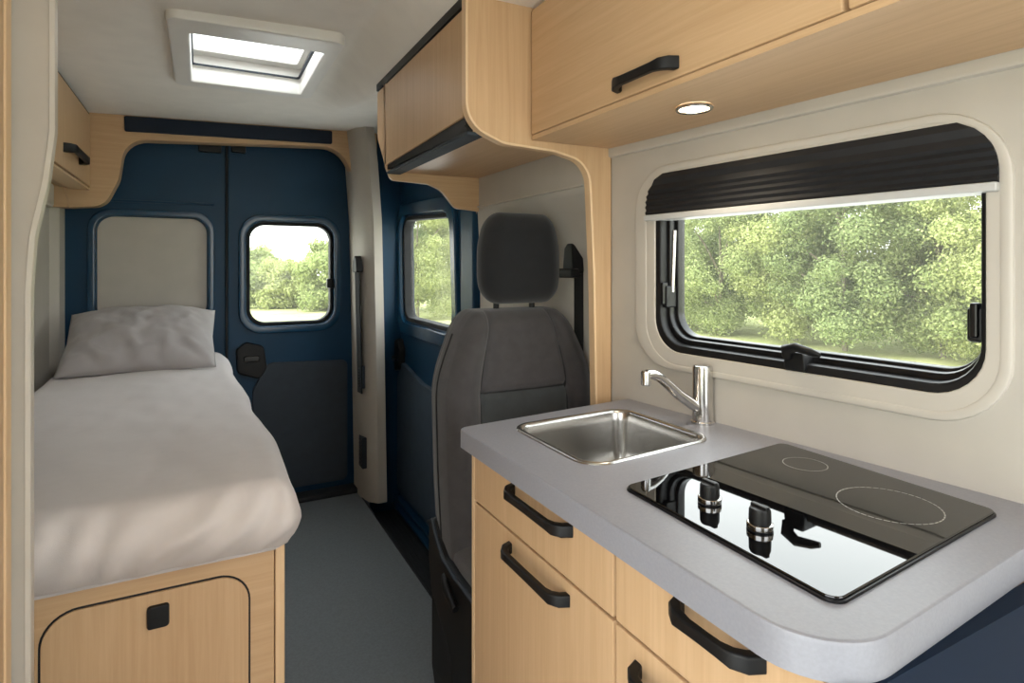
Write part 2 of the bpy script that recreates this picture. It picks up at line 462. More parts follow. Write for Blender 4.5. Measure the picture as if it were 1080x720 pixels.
# corner pillar beside the rear doors
plan = [(.728, 3.24), (.732, 3.115), (.755, 3.03), (.795, 2.985), (.838, 2.985), (.848, 3.02), (.848, 3.24)]
def pil(z, k): return [(x-k*.015, y, z) for x, y in plan]
m = MB().loft([pil(.0, -.8), pil(.9, .2), pil(1.45, 1.0), pil(1.75, 2.4), pil(1.935, 3.8)], cap0=True, cap1=True)
pl = struct('trim_4', m, 'beige', 'beige corner pillar between the rear doors and the side door', 'trim', 30)
# door frame wall between pillar and side door
m = MB().box(.80, 1.03, 3.14, 3.30, -.15, 1.95, .01)
struct('trim_5', m, 'navy', 'dark blue body post behind the corner pillar', 'trim')

# ------------------------------------------------------------------ rear doors
def grille(name, x0, x1, y0, y1, z0, z1, lab):
    t = thing(name, lab, 'vent', ((x0+x1)/2, (y0+y1)/2, z0))
    m = MB().box(x0, x1, y0, y1, z0, z1, .003); part('vent_plate', m, 'slate', t)
    n = 7
    m = MB()
    for k in range(n):
        z = z0+(z1-z0)*(k+.9)/(n+.8); m.box(x0-.003, x0+.001, y0+.012, y1-.012, z-.003, z+.003)
    part('louvre', m, 'black', t)
grille('air_vent', .728, .75, 3.04, 3.115, .585, .70, 'small grey vent on the corner pillar below the belt')
grille('air_vent', .736, .76, 3.04, 3.115, .17, .33, 'grey vent near the foot of the corner pillar')

YD = 3.26
d1 = thing('door_1', 'left blue rear door with its window covered by a beige panel', 'door', (-.2, YD, 0), kind='structure')
holeL = rr(-.42, .026, .96, 1.448, .07)
m = MB().ring(rr(-.62, .1095, -.17, 1.95, .01), holeL, mY(YD), .06, 0, .006)
part('door_skin', m, 'navy', d1, 30)
part('door_rim', MB().ring(rr(-.455, .061, .925, 1.483, .095), rr(-.424, .030, .956, 1.452, .072), mY(YD), .005, -.016, .007), 'navy_rim', d1, 30)
part('window_cover', MB().prism(rr(-.43, .036, .95, 1.458, .072), mY(YD+.035), .02, -.022, .012), 'beige', d1, 30, label='beige panel over the window')
part('door_rib', MB().prism(rr(-.40, .06, 1.515, 1.527, .005, 3), mY(YD), .002, -.006, .003), 'navy', d1, 30)
part('catch', MB().box(-.01, .09, YD-.03, YD+.002, 1.775, 1.82, .006), 'black', d1)
d2 = thing('door_2', 'right blue rear door with a clear rounded window', 'door', (.45, YD, 0), kind='structure')
holeR = rr(.205, .632, .912, 1.444, .085)
m = MB().ring(rr(.1195, .82, -.17, 1.95, .01), holeR, mY(YD), .06, 0, .006)
part('door_skin', m, 'navy', d2, 30)
part('door_rim', MB().ring(rr(.166, .672, .872, 1.482, .115), rr(.203, .634, .910, 1.446, .086), mY(YD), .005, -.02, .009), 'navy_rim', d2, 30)
part('window_seal', MB().ring(rr(.205, .632, .912, 1.444, .085), rr(.221, .616, .928, 1.428, .075), mY(YD+.03), .02, -.03, .005), 'black_matte', d2, 30)
part('window_pane', MB().prism(rr(.215, .622, .922, 1.434, .078), mY(YD+.034), 0, .005), 'acrylic_pane', d2, 0)
part('window_catch', MB().box(.598, .632, YD-.012, YD+.02, 1.10, 1.15, .006), 'black', d2)
card = rpoly([(.236, .06), (.705, .06), (.705, .708), (.30, .722), (.232, .585)], [.02, .03, .03, .05, .06])
part('door_card', MB().prism(card, mY(YD), .002, -.02, .008), 'slate', d2, 30, label='dark grey lower door card')
lp = part('latch_housing', MB().prism(rpoly([(.160, .68), (.27, .64), (.30, .70), (.285, .81), (.20, .835), (.155, .80)], .03), mY(YD), .002, -.028, .01), 'black', d2, 30)
part('latch_lever', MB().prism(rr(.19, .265, .735, .765, .012), mY(YD-.028), .004, -.016, .005), 'black_gloss', lp, 30)
part('catch', MB().box(.135, .20, YD-.03, YD+.002, 1.785, 1.825, .006), 'black', d2)
struct('trim_6', MB().box(.1085, .1205, YD-.012, YD+.05, -.04, 1.90, .003), 'black_matte', 'black rubber seal between the two rear doors', 'seal')
struct('trim_7', MB().box(.12, .80, 3.17, 3.27, 0, .028, .008), 'step', 'black sill at the foot of the rear doors', 'sill')

# ------------------------------------------------------------------ side door
d3 = thing('door_3', 'blue side door with a clear window next to the seat', 'door', (XS, 2.7, -.11), kind='structure')
holeS = rpoly([(2.35, .925), (3.075, .925), (3.105, 1.485), (2.39, 1.455)], .09)
Sx = mX(XS)
m = MB().ring(rpoly([(2.0, -.14), (3.2, -.14), (3.2, 1.95), (2.0, 1.95)], .001), holeS, Sx, .06, 0, .004)
part('door_skin', m, 'navy', d3, 30)
part('door_rim', MB().ring(rpoly([(2.285, .855), (3.14, .855), (3.17, 1.555), (2.325, 1.525)], .13), rpoly([(2.345, .92), (3.08, .92), (3.11, 1.49), (2.385, 1.46)], .093), Sx, .005, -.022, .01), 'navy_rim', d3, 30)
part('window_seal', MB().ring(holeS, inset(holeS, .022), mX(XS+.03), .02, -.032, .006), 'black_matte', d3, 30)
part('window_pane', MB().prism(inset(holeS, .012), mX(XS+.035), 0, .005), 'acrylic_pane', d3, 0)
part('door_post', MB().prism(rr(2.10, 2.235, -.1, 1.62, .02), Sx, .002, -.03, .012), 'navy', d3, 30)
card = rpoly([(2.27, .0), (3.15, .0), (3.15, .60), (3.08, .705), (2.75, .645), (2.27, .63)], [.03, .04, .05, .06, .05, .03])
part('door_card', MB().prism(card, Sx, .002, -.02, .008), 'slate2', d3, 30, label='slate grey lower door card')
hd = part('latch_housing', MB().prism(rpoly([(3.07, .66), (3.17, .64), (3.18, .80), (3.10, .83), (3.06, .77)], .03), Sx, .002, -.035, .012), 'black', d3, 30)
part('latch_lever', MB().prism(rr(3.09, 3.15, .70, .73, .01), mX(XS-.035), .004, -.014, .005), 'black_gloss', hd, 30)
m = MB()
for z in (-.055, -.085): m.prism(rr(2.05, 3.18, z, z+.016, .004, 3), Sx, .002, -.03 - (.02 if z < -.06 else 0), .004)
part('sill_rail', m, 'navy', d3, 30)

# seat belts
t = thing('seat_belt', 'black seat belt hanging on the beige wall to the right of the headrest', 'seat belt', (XS, 1.42, .55))
part('webbing', MB().loft([[(XS-.0015, 1.388, z), (XS-.0015, 1.436, z), (XS-.0045, 1.436, z), (XS-.0045, 1.388, z)] for z in (.50, .8, 1.215)], cap0=True, cap1=True), 'belt', t, 0)
g = part('belt_guide', MB().prism(rpoly([(1.385, 1.195), (1.452, 1.195), (1.442, 1.27), (1.425, 1.285), (1.395, 1.285)], .012), mX(XS-.003), 0, -.035, .008), 'black', t)
part('guide_lip', MB().box(XS-.05, XS-.02, 1.38, 1.47, 1.185, 1.212, .007), 'black', g)
t = thing('seat_belt', 'dark seat belt hanging down the beige pillar beside the rear doors', 'seat belt', (.72, 3.06, .56))
part('webbing', MB().loft([[(.722+o, 3.035, z), (.716+o, 3.10, z), (.711+o, 3.10, z), (.717+o, 3.035, z)] for z, o in ((.56, .014), (.80, .010), (1.0, .004), (1.2, 0))], cap0=True, cap1=True), 'belt', t, 0)
g = part('belt_guide', MB().prism(rpoly([(3.02, 1.185), (3.115, 1.185), (3.10, 1.245), (3.07, 1.275), (3.04, 1.25)], .012), mX(.735), 0, -.035, .008), 'black', t)

# ------------------------------------------------------------------ roof hatch
t = thing('roof_hatch', 'square white roof hatch with a bright frosted skylight pane in the ceiling', 'skylight', (.15, 2.14, 1.9))
fo = rpoly([(-.085, 1.815), (.388, 1.790), (.388, 2.455), (-.085, 2.49)], .035)
fi = rpoly([(SX0+.008, SY0+.022), (SX1-.004, SY0+.006), (SX1-.004, SY1-.012), (SX0+.008, SY1-.004)], .012)
part('frame', MB().ring(fo, fi, mZ(1.925), .0, -.042, .010), 'white', t, 40)
gi = rr(SX0-.005, SX1+.005, SY0-.005, SY1+.005, .012)
m = MB().loft([[(x, y, 1.915) for x, y in gi], [(x, y, 2.00) for x, y in gi], [(x, y, 2.08) for x, y in gi]])
part('shaft_lining', m, 'white', t, 40)
part('inner_frame', MB().ring(rr(SX0-.004, SX1+.004, SY0-.004, SY1+.004, .012), rr(SX0+.014, SX1-.022, SY0+.012, SY1-.05, .015), mZ(1.985), .03, 0, .008), 'white', t, 40)
part('blind_track', MB().ring(rr(SX0+.003, SX1-.003, SY0+.003, SY1-.003, .012), rr(SX0+.012, SX1-.012, SY0+.012, SY1-.012, .01), mZ(1.945), .006, 0, .002), 'slate', t, 40)
dome = [(0, 2.03), (0, 2.06), (.03, 2.085)]
m = MB().loft([[(x, y, z) for x, y in inset(rr(SX0-.03, SX1+.03, SY0-.03, SY1+.03, .03), d)] for d, z in dome], cap1=True)
part('skylight_pane', m, 'acrylic', t, 40)

# ================================================================== LEFT SIDE: partition, wardrobe, cupboard, bed
t = thing('wardrobe', 'tall wooden cupboard at the left edge, nearest the viewer', 'wardrobe', (-.41, .8, 0))
part('carcass', MB().box(XL+.002, -.243, .42, 1.055, 0, 1.898, .002), 'wood_z', t)
part('door', MB().box(-.243, -.2405, .43, 1.045, .08, 1.88, .001), 'wood_z', t)
part('edge_trim', MB().box(-.262, -.2395, 1.055, 1.082, 0, 1.898, .004), 'wood_edge', t)
prof = [(-.199, 1.9), (-.199, 1.42), (-.207, 1.345), (-.223, 1.262), (-.2275, 1.18), (-.2275, 0)]
ed = rpoly(prof, [0, .1, .3, .3, .1, 0], 6)
t = thing('partition_panel', 'tall beige partition board with a wavy edge, in front of the bed foot', 'partition', (-.4, 1.11, 0))
edu = [p for i, p in enumerate(ed) if i == 0 or abs(p[1]-ed[i-1][1]) > 1e-5]
part('board', MB().loft([[(x, 1.096, z), (x, 1.118, z), (-.53, 1.118, z), (-.53, 1.096, z)] for x, z in edu], cap0=True, cap1=True), 'beige', t, 30)
edge = edu
m = MB().loft([[(x, 1.094, z), (x+.006, 1.097, z), (x+.008, 1.107, z), (x+.006, 1.118, z), (x, 1.121, z)] for x, z in edge], closed=True, cap0=True, cap1=True)
part('edge_band', m, 'cream', t, 50)

t = thing('overhead_cupboard', 'small wooden overhead cupboard above the bed pillow', 'cupboard', (-.5, 2.2, 1.555))
part('carcass', MB().box(-.533, -.442, 1.14, 3.12, 1.556, 1.872, .002), 'wood_y', t)
dr = part('door', MB().box(-.4415, -.424, 1.16, 3.118, 1.563, 1.872, .003), 'wood_z', t)
part('handle', bar_handle(2.55, 2.85, 1.634, -.424, 1, .03, .009, .012), 'black', dr)
part('bottom_lip', MB().box(-.50, -.427, 1.15, 3.12, 1.549, 1.557, .002), 'wood_edge', t)
part('top_gap', MB().box(-.44, -.428, 1.15, 3.118, 1.8725, 1.881, .001), 'slate', t)

# bed
t = thing('bed_base', 'wooden bed base with a rounded access door, under the mattress', 'bed base', (-.22, 2.2, 0))
part('carcass', MB().box(-.528, .146, 1.30, 3.12, 0, .652, .002), 'wood_x', t)
part('front_panel', MB().box(-.528, .132, 1.28, 1.30, .0, .652, .002), 'wood_x', t)
part('corner_post', MB().box(.133, .152, 1.277, 1.31, 0, .652, .004), 'wood_edge', t)
dp = rpoly([(-.245, .10), (.084, .10), (.084, .612), (-.245, .612)], [.05, .05, .055, .055], 9)
part('door_gap', MB().prism([(x, z) for x, z in inset(dp, -.0035)], mY(1.2805), 0, -.0012), 'black_matte', t)
dr = part('access_door', MB().prism(dp, mY(1.2805), 0, -.005, .002), 'wood_z', t)
part('latch', MB().prism(rr(-.088, -.052, .548, .590, .006, 4), mY(1.2756), 0, -.008, .003), 'black', dr)

def bedfn(p, n):
    q = Vector((p.x, p.y, p.z))
    w = Vector((p.x*3.0, p.y*1.6, 0))
    a = noise.noise(w*1.7)*.006+noise.noise(w*5)*.0025
    if n.z > .3: q.z += a*1.2
    # crown
    if n.z > .5: q.z += .006*(1-(2*p.x/.77)**2)
    if n.y < -.2:      # front drop: soft diagonal creases and a bulge
        f = sm(.07, -.07, p.z)
        s = p.x*18-p.z*16+noise.noise(Vector((p.x*6, p.z*6, 3)))*1.3
        amp = .010*sm(-.35, .2, p.x)+.002
        q.y += amp*math.sin(s*4.2)*.6*abs(n.y)+noise.noise(Vector((p.x*9, p.z*14, 8)))*.006
        q.y -= .016*f*(1-f)*4
        q.y += .018*sm(.02, -.075, p.z)
        # hem rises toward the aisle corner
    if n.x > .2:
        q.x += .012*math.sin(p.y*9+p.z*20)*.4+noise.noise(Vector((p.y*5, p.z*9, 1)))*.006+.012*(1-abs(p.z)/.075)
        q.x -= .012*sm(.0, -.075, p.z)
    return q
L0, L1 = 1.222, 3.225
m = soft((-.518+.172)/2, (L0+L1)/2, .724, .172+.518, L1-L0, .144, .04, .013, bedfn)
m.v = [(x-(.070*(y-1.25)/2.0*sm(-.3, .15, x) if x > -.3 else 0), y, z) for x, y, z in m.v]
solo('mattress', m, 'sheet', 'thick mattress under a light grey fitted sheet, on the wooden base', 'mattress', ang=180)

def pillow_mesh(w, h, th, n=56):
    m = MB(); top = []; bot = []
    for j in range(n+1):
        for i in range(n+1):
            u = i/n*2-1; v = j/n*2-1
            pin = 1-.07*(1-abs(u)**2)*0-.0
            x = u*w/2*(1-.06*(1-v*v)*-1*0-.045*(1-abs(v))*abs(u)**3); y = v*h/2*(1-.05*(1-abs(u))*abs(v)**3)
            pu = (1-abs(u)**2.6)**.62 if abs(u) < 1 else 0
            pv = (1-abs(v)**2.4)**.62 if abs(v) < 1 else 0
            t = th/2*pu*pv
            wr = noise.noise(Vector((u*3.2, v*2.2, 1)))*.012+.013*math.sin(u*15+v*6+noise.noise(Vector((u*3, v*3, 5)))*3)*sm(-.1, -.8, v)*pu+noise.noise(Vector((u*7, v*5, 2)))*.007
            top.append((x, y, t+(wr*pv if t > 0 else 0))); bot.append((x, y, -t*.3))
    m.v = top+bot; N = (n+1)
    for j in range(n):
        for i in range(n):
            a = j*N+i
            m.f.append((a, a+1, a+1+N, a+N))
            b = len(top)+a; m.f.append((b, b+N, b+N+1, b+1))
    return m
m = pillow_mesh(.54, .43, .21)
th = R(29)
m.v = [(-.212+x*(1+.03*y), 2.885+y*math.cos(th)-z*math.sin(th), .908+y*math.sin(th)+z*math.cos(th)) for x, y, z in m.v]
solo('pillow', m, 'pillow', 'grey pillow leaning at the head of the bed', 'pillow', ang=180)

# ================================================================== RIGHT SIDE, upper
# wooden partition with the arch
arch = rpoly([(.512, 1.818), (.512, 1.53), (.60, 1.497), (.735, 1.491), (.836, 1.470), (.850, 1.20), (.858, .80), (.858, 0), (.902, 0), (.902, 1.818)],
             [0, .075, .06, .12, .13, .3, .3, 0, 0, 0], 9)
t = thing('wooden_partition', 'wooden divider board curving from the overhead cupboard down beside the worktop', 'partition', (.75, 1.18, .9))
part('board', MB().prism(arch, mY(1.196), 0, -.022, .002), 'wood_z', t, 30)
eb = [p for p in arch if p[1] > .003 and p[0] < .87 and p[1] < 1.8179 or p == arch[0]]
eb = [p for i, p in enumerate(eb) if i == 0 or (Vector(p)-Vector(eb[i-1])).length > 1e-5]
m = MB().loft([[(x, 1.172, z), (x+.0001, 1.1985, z)] for x, z in eb], closed=False)
ebi = []
for i, p in enumerate(eb):
    a = Vector(eb[max(i-1, 0)]); b = Vector(eb[min(i+1, len(eb)-1)]); d = (b-a).normalized(); ebi.append((p[0]+d.y*.004, p[1]-d.x*.004))
m = MB().loft([[(o[0], 1.1715, o[1]), (q[0], 1.174, q[1]), (q[0], 1.196, q[1]), (o[0], 1.1985, o[1])] for o, q in zip(eb, ebi)], closed=True, cap0=True, cap1=True)
part('edge_band', m, 'wood_edge', t, 50, label='pale rounded edge of the board')

# cupboard above the seat
t = thing('overhead_cupboard', 'wooden overhead cupboard above the seat, with black trim strips', 'cupboard', (.7, 1.52, 1.51))
part('carcass', MB().box(.536, .84, 1.199, 1.83, 1.518, 1.805, .002), 'wood_y', t)
part('door', MB().prism(rpoly([(1.214, 1.552), (1.845, 1.538), (1.935, 1.640), (1.935, 1.795), (1.214, 1.795)], [.004, .03, .05, .01, .004]), mX(.536), 0, -.018, .003), 'wood_z', t, 30)
part('bottom_strip', MB().prism([(1.20, 1.518), (1.845, 1.526), (1.845, 1.539), (1.20, 1.552)], mX(.523), 0, .03, .002), 'black', t)
part('light_profile', MB().box(.522, .566, 1.20, 1.838, 1.511, 1.519, .002), 'slate', t)
part('top_strip', MB().box(.515, .545, 1.20, 1.935, 1.797, 1.822, .002), 'black', t)
part('end_gap', MB().box(.520, .536, 1.199, 1.212, 1.53, 1.80, .001), 'black', t)
endp = rpoly([(.518, 1.80), (.518, 1.535), (.535, 1.492), (.66, 1.487), (.705, 1.47), (.755, 1.412), (.842, 1.405), (.842, 1.80)], [0, .03, .02, .05, .05, .03, 0, 0], 5)
part('end_panel', MB().prism(endp, mY(1.832), 0, .018, .003), 'wood_x', t, 30)
part('side_fill', MB().prism(rpoly([(1.845, 1.50), (1.93, 1.63), (1.93, 1.80), (1.845, 1.80)], .002, 2), mX(.54), 0, .2), 'wood_y', t)

# kitchen overhead cupboard
t = thing('overhead_cupboard', 'long wooden overhead cupboard above the kitchen window', 'cupboard', (.8, .5, 1.507))
part('carcass', MB().box(.688, .885, -.55, 1.172, 1.516, 1.800, .001), 'wood_y', t)
cz = rpoly([(.672, 1.172), (.672, -.55), (1.045, -.55), (.889, 1.168)], .001, 1)
part('bottom_board', MB().prism(cz, mZ(1.508), 0, .010, .0), 'wood_y', t, 30)
dr = part('door', MB().box(.668, .687, .4295, 1.168, 1.519, 1.803, .003), 'wood_y', t)
part('handle', bar_handle(.703, .849, 1.542, .668, -1, .022, .006, .0078), 'black', dr)
dr = part('door', MB().box(.668, .687, -.33, .4235, 1.519, 1.803, .003), 'wood_y', t)
part('handle', bar_handle(.0, .164, 1.542, .668, -1, .023, .0065, .0085), 'black', dr)
t = thing('downlight', 'round lit downlight in the underside of the kitchen overhead cupboard', 'lamp', (.79, .787, 1.50))
part('bezel', MB().lathe([(.031, 1.5075), (.0335, 1.504), (.0315, 1.501), (.027, 1.502), (.026, 1.506)], .79, .787, 40, False, False), 'steel', t, 50)
part('lens', MB().lathe([(.027, 1.507), (.0265, 1.5035), (.015, 1.5025)], .79, .787, 40, True, True), 'lamp', t, 50)

# kitchen window
t = thing('window_1', 'wide rounded kitchen window with a black frame', 'window', tuple(mK(.4, 1.02, 0)), kind='structure')
part('moulding', MB().ring(rr(.030, .738, .990, 1.445, .10, 8), rr(.066, .722, 1.004, 1.431, .088, 8), mK, -.002, .006, .004), 'cream', t, 40, label='pale raised moulding')
part('reveal', MB().ring(rr(.052, .730, .998, 1.438, .094, 8), rr(.090, .706, 1.030, 1.42, .072, 8), mK, -.012, .004, .003), 'cream', t, 40)
part('frame', MB().ring(rr(.078, .717, 1.016, 1.426, .075, 8), rr(.104, .698, 1.046, 1.412, .062, 8), mK, -.058, .000, .007), 'black', t, 40)
part('rubber_seal', MB().ring(rr(.096, .711, 1.036, 1.42, .066, 8), rr(.112, .694, 1.058, 1.404, .056, 8), mK, -.05, -.022, .006), 'black_gloss', t, 40)
part('sash', MB().ring(rr(.100, .708, 1.040, 1.416, .064, 8), rr(.120, .690, 1.064, 1.398, .05, 8), mK, -.062, -.040, .004), 'black_gloss', t, 40)
part('window_pane', MB().prism(rr(.105, .705, 1.045, 1.41, .06, 8), mK, -.056, -.052), 'acrylic_pane', t, 0)
def latch(u, z, horizontal=True):
    if horizontal:
        m = MB().prism(rpoly([(u-.022, z-.012), (u+.022, z-.012), (u+.018, z+.022), (u-.018, z+.022)], .006, 3), mK, -.05, .006, .004)
        b = part('latch', m, 'black', t, 40)
        m = MB().tube([mK(u-.012, z+.012, .004), mK(u-.006, z+.027, .016), mK(u+.014, z+.033, .022), mK(u+.042, z+.028, .022), mK(u+.056, z+.024, .02)], [.010, .0115, .0095, .008, .005], 12, flat=.8)
        part('latch_lever', m, 'black', b, 50)
    else:
        b = part('latch', MB().prism(rr(u-.010, u+.010, z-.025, z+.025, .005, 3), mK, -.05, -.008, .004), 'black', t, 40)
        part('latch_lever', MB().prism(rr(u-.004, u+.006, z-.018, z+.032, .003, 3), mK, -.016, .0, .003), 'black_gloss', b, 40)
latch(.425, 1.043)
latch(.105, 1.150, False)
latch(.6895, 1.135, False)
m = MB().tube([mK(.112, 1.16, -.03), mK(.113, 1.24, -.033), mK(.113, 1.30, -.036)], .005, 8)
part('stay_arm', m, 'steel', t, 50)
m = MB().box(0, .001, 0, .001, 0, .001)
# blackout blind, drawn a little way down
t = thing('window_blind', 'black pleated blind pulled part way down over the kitchen window', 'blind', tuple(mK(.4, 1.32, 0)))
def bl_u(z):
    r = .075; z0 = 1.431-r
    d = 0 if z < z0 else r-math.sqrt(max(0, r*r-(z-z0)**2))
    return .067+d, .722-d
rows = []
zz = 1.3345; kk = 0
while zz < 1.4295:
    u0, u1 = bl_u(zz); rows.append((zz, u0, u1, .011 if kk % 2 else .0065)); zz += .0062 if zz < 1.39 else .012; kk += 1
m = MB()
m.loft([[mK(u0, z, -.03), mK(u0, z, d), mK(u1, z, d), mK(u1, z, -.03)] for z, u0, u1, d in rows], cap0=True, cap1=True)
part('pleated_fabric', m, 'blind', t, 0)
part('bottom_rail', MB().prism(rr(.066, .723, 1.322, 1.3355, .004, 3), mK, -.03, .016, .003), 'rail', t, 40)

# ================================================================== KITCHEN UNIT
t = thing('kitchen_cabinet', 'wooden kitchen base cabinet with black strap handles, below the grey worktop', 'cabinet', (.7, .7, 0))
carc = rpoly([(.494, .315), (.955, .318), (.885, 1.07), (.494, 1.07)], .001, 1)
part('carcass', MB().ring(carc, inset(carc, .012), mZ(0), .08, .864), 'wood_y', t)
part('side_edge', MB().box(.476, .4945, 1.058, 1.0715, 0, .864, .002), 'wood_edge', t)
part('end_panel', MB().prism(rpoly([(.4765, .294), (.962, .294), (.962, .3145), (.4765, .3145)], .001, 1), mZ(0), 0, .864), 'navy_panel', t, label='dark blue end panel')
part('end_post', MB().box(.474, .496, .2975, .311, 0, .864, .002), 'wood_edge', t)
FX = .475
def front(nm, y0, y1, z0, z1, hy0, hy1, hz):
    d = part(nm, MB().box(FX, FX+.019, y0, y1, z0, z1, .0025), 'wood_z', t)
    part('handle', bar_handle(hy0, hy1, hz, FX, -1, .022, .0055, .0068), 'black', d)
front('drawer', .6155, 1.055, .7605, .861, .714, .894, .836)
front('door', .6155, 1.055, .08, .7565, .722, .905, .731)
front('drawer', .3135, .6105, .7605, .861, .386, .496, .840)
front('door', .3135, .6105, .08, .7565, .44, .567, .724)
part('plinth', MB().box(.52, .88, .32, 1.06, 0.0, .08), 'black_matte', t)

# worktop
ct = rpoly([(.450, 1.078), (.450, .292), (1.000, .328), (.912, 1.1235)], [.018, .075, 0, 0], 12)
ct = [(.450, 1.074)] if 0 else ct
sk_o = rpoly([(.540, .757), (.838, .780), (.835, 1.050), (.541, 1.036)], .045, 12)
ti = thing('worktop', 'grey laminate worktop with a rounded corner, holding the sink and hob', 'worktop', (.7, .7, .864))
cut = inset(sk_o, .012)
# top with the sink cut-out: bridge outline and hole
m = MB()
# order of the hole matched to the outline by nearest angle about the sink centre
def resample(poly, angs, c):
    out = []
    n = len(poly)
    for a in angs:
        d = Vector((math.cos(a), math.sin(a))); best = None
        for i in range(n):
            p = Vector(poly[i])-c; q = Vector(poly[(i+1) % n])-c; e = q-p
            den = d.x*e.y-d.y*e.x
            if abs(den) < 1e-12: continue
            tt = (p.x*e.y-p.y*e.x)/den; ss = (p.x*d.y-p.y*d.x)/den
            if tt > 0 and -1e-9 <= ss <= 1+1e-9 and (best is None or tt < best): best = tt
        out.append(tuple(c+d*best))
    return out
cs = Vector((.69, .905))
angs = sorted(set([round(math.atan2(p[1]-cs.y, p[0]-cs.x), 6) for p in ct+cut]+[round(-math.pi+2*math.pi*k/48+.001, 6) for k in range(48)]))
O = resample(ct, angs, cs); H = resample(cut, angs, cs); Oi = resample(inset(ct, .004), angs, cs)
m.loft([[(x, y, .864) for x, y in H], [(x, y, .864) for x, y in O], [(x, y, .895) for x, y in O], [(x, y, .8985) for x, y in resample(inset(ct, .0012), angs, cs)], [(x, y, .900) for x, y in Oi], [(x, y, .900) for x, y in H]], ring=True)
part('slab', m, 'counter', ti, 30)

# sink
t = thing('sink', 'square stainless steel sink set into the grey worktop', 'sink', (.69, .905, .77))
s2 = sk_o
L = [(0, .9004), (.001, .9025), (.004, .9040), (.008, .9035), (.012, .9005), (.0145, .897), (.018, .88), (.022, .82), (.030, .792), (.045, .780), (.07, .776)]
m = MB().loft([[(x, y, z) for x, y in inset(s2, d)] for d, z in L], cap1=True)
part('basin', m, 'steel', t, 60)
m = MB().lathe([(.030, .7765), (.029, .7795), (.022, .779), (.020, .7775)], .69, .905, 32)
part('drain', m, 'chrome', t, 50)

# tap
t = thing('tap', 'chrome mixer tap between the sink and the window', 'tap', (.893, .885, .9))
part('body', MB().lathe([(.023, .9), (.023, .904), (.0205, .906), (.0200, .945), (.0202, .9455), (.0202, 1.012), (.019, 1.0165), (.013, 1.018)], .903, .876, 36), 'chrome', t, 40)
sp = [(.903, .876, .926), (.878, .879, .940), (.842, .882, .964), (.812, .879, .987), (.788, .876, 1.003), (.768, .873, 1.011), (.752, .871, 1.012)]
part('spout', MB().tube(sp, [.0115, .011, .0105, .010, .0095, .009, .0095], 16), 'chrome', t, 60)
part('aerator', MB().lathe([(.0085, .992), (.0095, .994), (.0095, 1.016), (.007, 1.020)], .750, .871, 24), 'chrome', t, 50)

# hob
t = thing('hob', 'black glass hob with two knobs and two round zones, on the grey worktop', 'hob', (.72, .52, .9))
hp = rpoly([(.527, .345), (.905, .376), (.915, .700), (.537, .668)], .014, 6)
part('glass_plate', MB().prism(hp, mZ(.9002), 0, .0055, .0012), 'hob', t, 0)
part('steel_edge', MB().ring(inset(hp, -.0022), inset(hp, .001), mZ(.9001), 0, .003, .0006), 'black_gloss', t, 30)
def zone(cx, cy, r):
    m = MB()
    n = 44
    for k in range(n):
        a0 = 2*math.pi*k/n; a1 = a0+2*math.pi/n*.8
        p = []
        for rad in (r-.0008, r+.0008):
            p.append([(cx+rad*math.cos(a), cy+rad*math.sin(a), .90585) for a in [a0+(a1-a0)*j/3 for j in range(4)]])
        m.loft(p, closed=False)
    part('cooking_zone', m, 'hobmark', t, 0)
zone(.800, .452, .060); zone(.846, .606, .032)
for kx, ky in ((.596, .566), (.589, .481)):
    k = part('control_knob', MB().lathe([(.0150, .9057), (.0152, .9075)], kx, ky, 28), 'black_gloss', t, 40)
    part('chrome_ring', MB().lathe([(.0146, .9075), (.0152, .909), (.0150, .9135), (.0130, .915)], kx, ky, 28), 'chrome', k, 40, label='chrome ring')
    part('cap', MB().lathe([(.0128, .9145), (.0124, .929), (.0112, .932), (.006, .9325)], kx, ky, 28), 'black', k, 40)
    m = MB().box(kx-.0035, kx+.0035, ky-.0115, ky+.0115, .930, .9355, .0015); part('grip', m, 'black', k)

# ================================================================== SEAT
sx, sy = .742, 1.405
t = thing('passenger_seat', 'charcoal fabric vehicle seat with a headrest, behind the kitchen cabinet', 'seat', (sx, sy, -.11))
HW = .218
def backfn(p, n):
    x, y, z = p
    zz = z/.33                          # -1..1
    w = 1-.30*sm(.30, 1.05, zz)**1.2-.03*sm(-.1, -1, zz)
    q = Vector((x*w, y, z))
    ax = abs(x)/HW
    if n.y < -.25:
        bol = .030*sm(.50, .80, ax)*(1-.6*sm(.55, 1, zz))
        q.y -= bol
        q.y += .012*math.exp(-((ax-.585)/.030)**2)
        if ax < .60: q.y += .012*math.exp(-((z-.125)/.008)**2)
        q.y -= .012*math.cos(min(1, ax)*math.pi/2)*sm(-1, -.2, zz)
    if abs(n.x) > .55:
        q.x *= 1-.025*math.exp(-((y-.03)/.008)**2)
    # recline: top leans back a little
    q.y += .045*(zz*.5+.5)
    return q
m = soft(sx, sy-.028, .775, 2*HW, .155, .66, .062, .0065, backfn)
bk = part('backrest', m, 'seat', t, 180)
bk.data.materials.append(M['seat3'])
for f in bk.data.polygons:
    c = f.center
    if c.y < -.06 and abs(c.x) < HW*.585 and c.z+WL[t].z < .775+.125: f.material_index = 1
for sg in (-1, 1):
    pts = [backfn(Vector((sg*HW, -.012+.0*k, -.30+.03*k)), Vector((sg, 0, 0))) for k in range(20)]
    fr = [backfn(Vector((sg*HW*.585, -.0775, -.30+.028*k)), Vector((0, -1, 0))) for k in range(20)]
    part('seam', MB().tube([(sx+p.x, sy-.028+p.y-.0005, .775+p.z) for p in fr], .0022, 8), 'black_matte', bk, 60)
    part('seam', MB().tube([(sx+p.x+sg*.0005, sy-.028+p.y, .775+p.z) for p in pts], .0028, 8), 'black_matte', bk, 60)
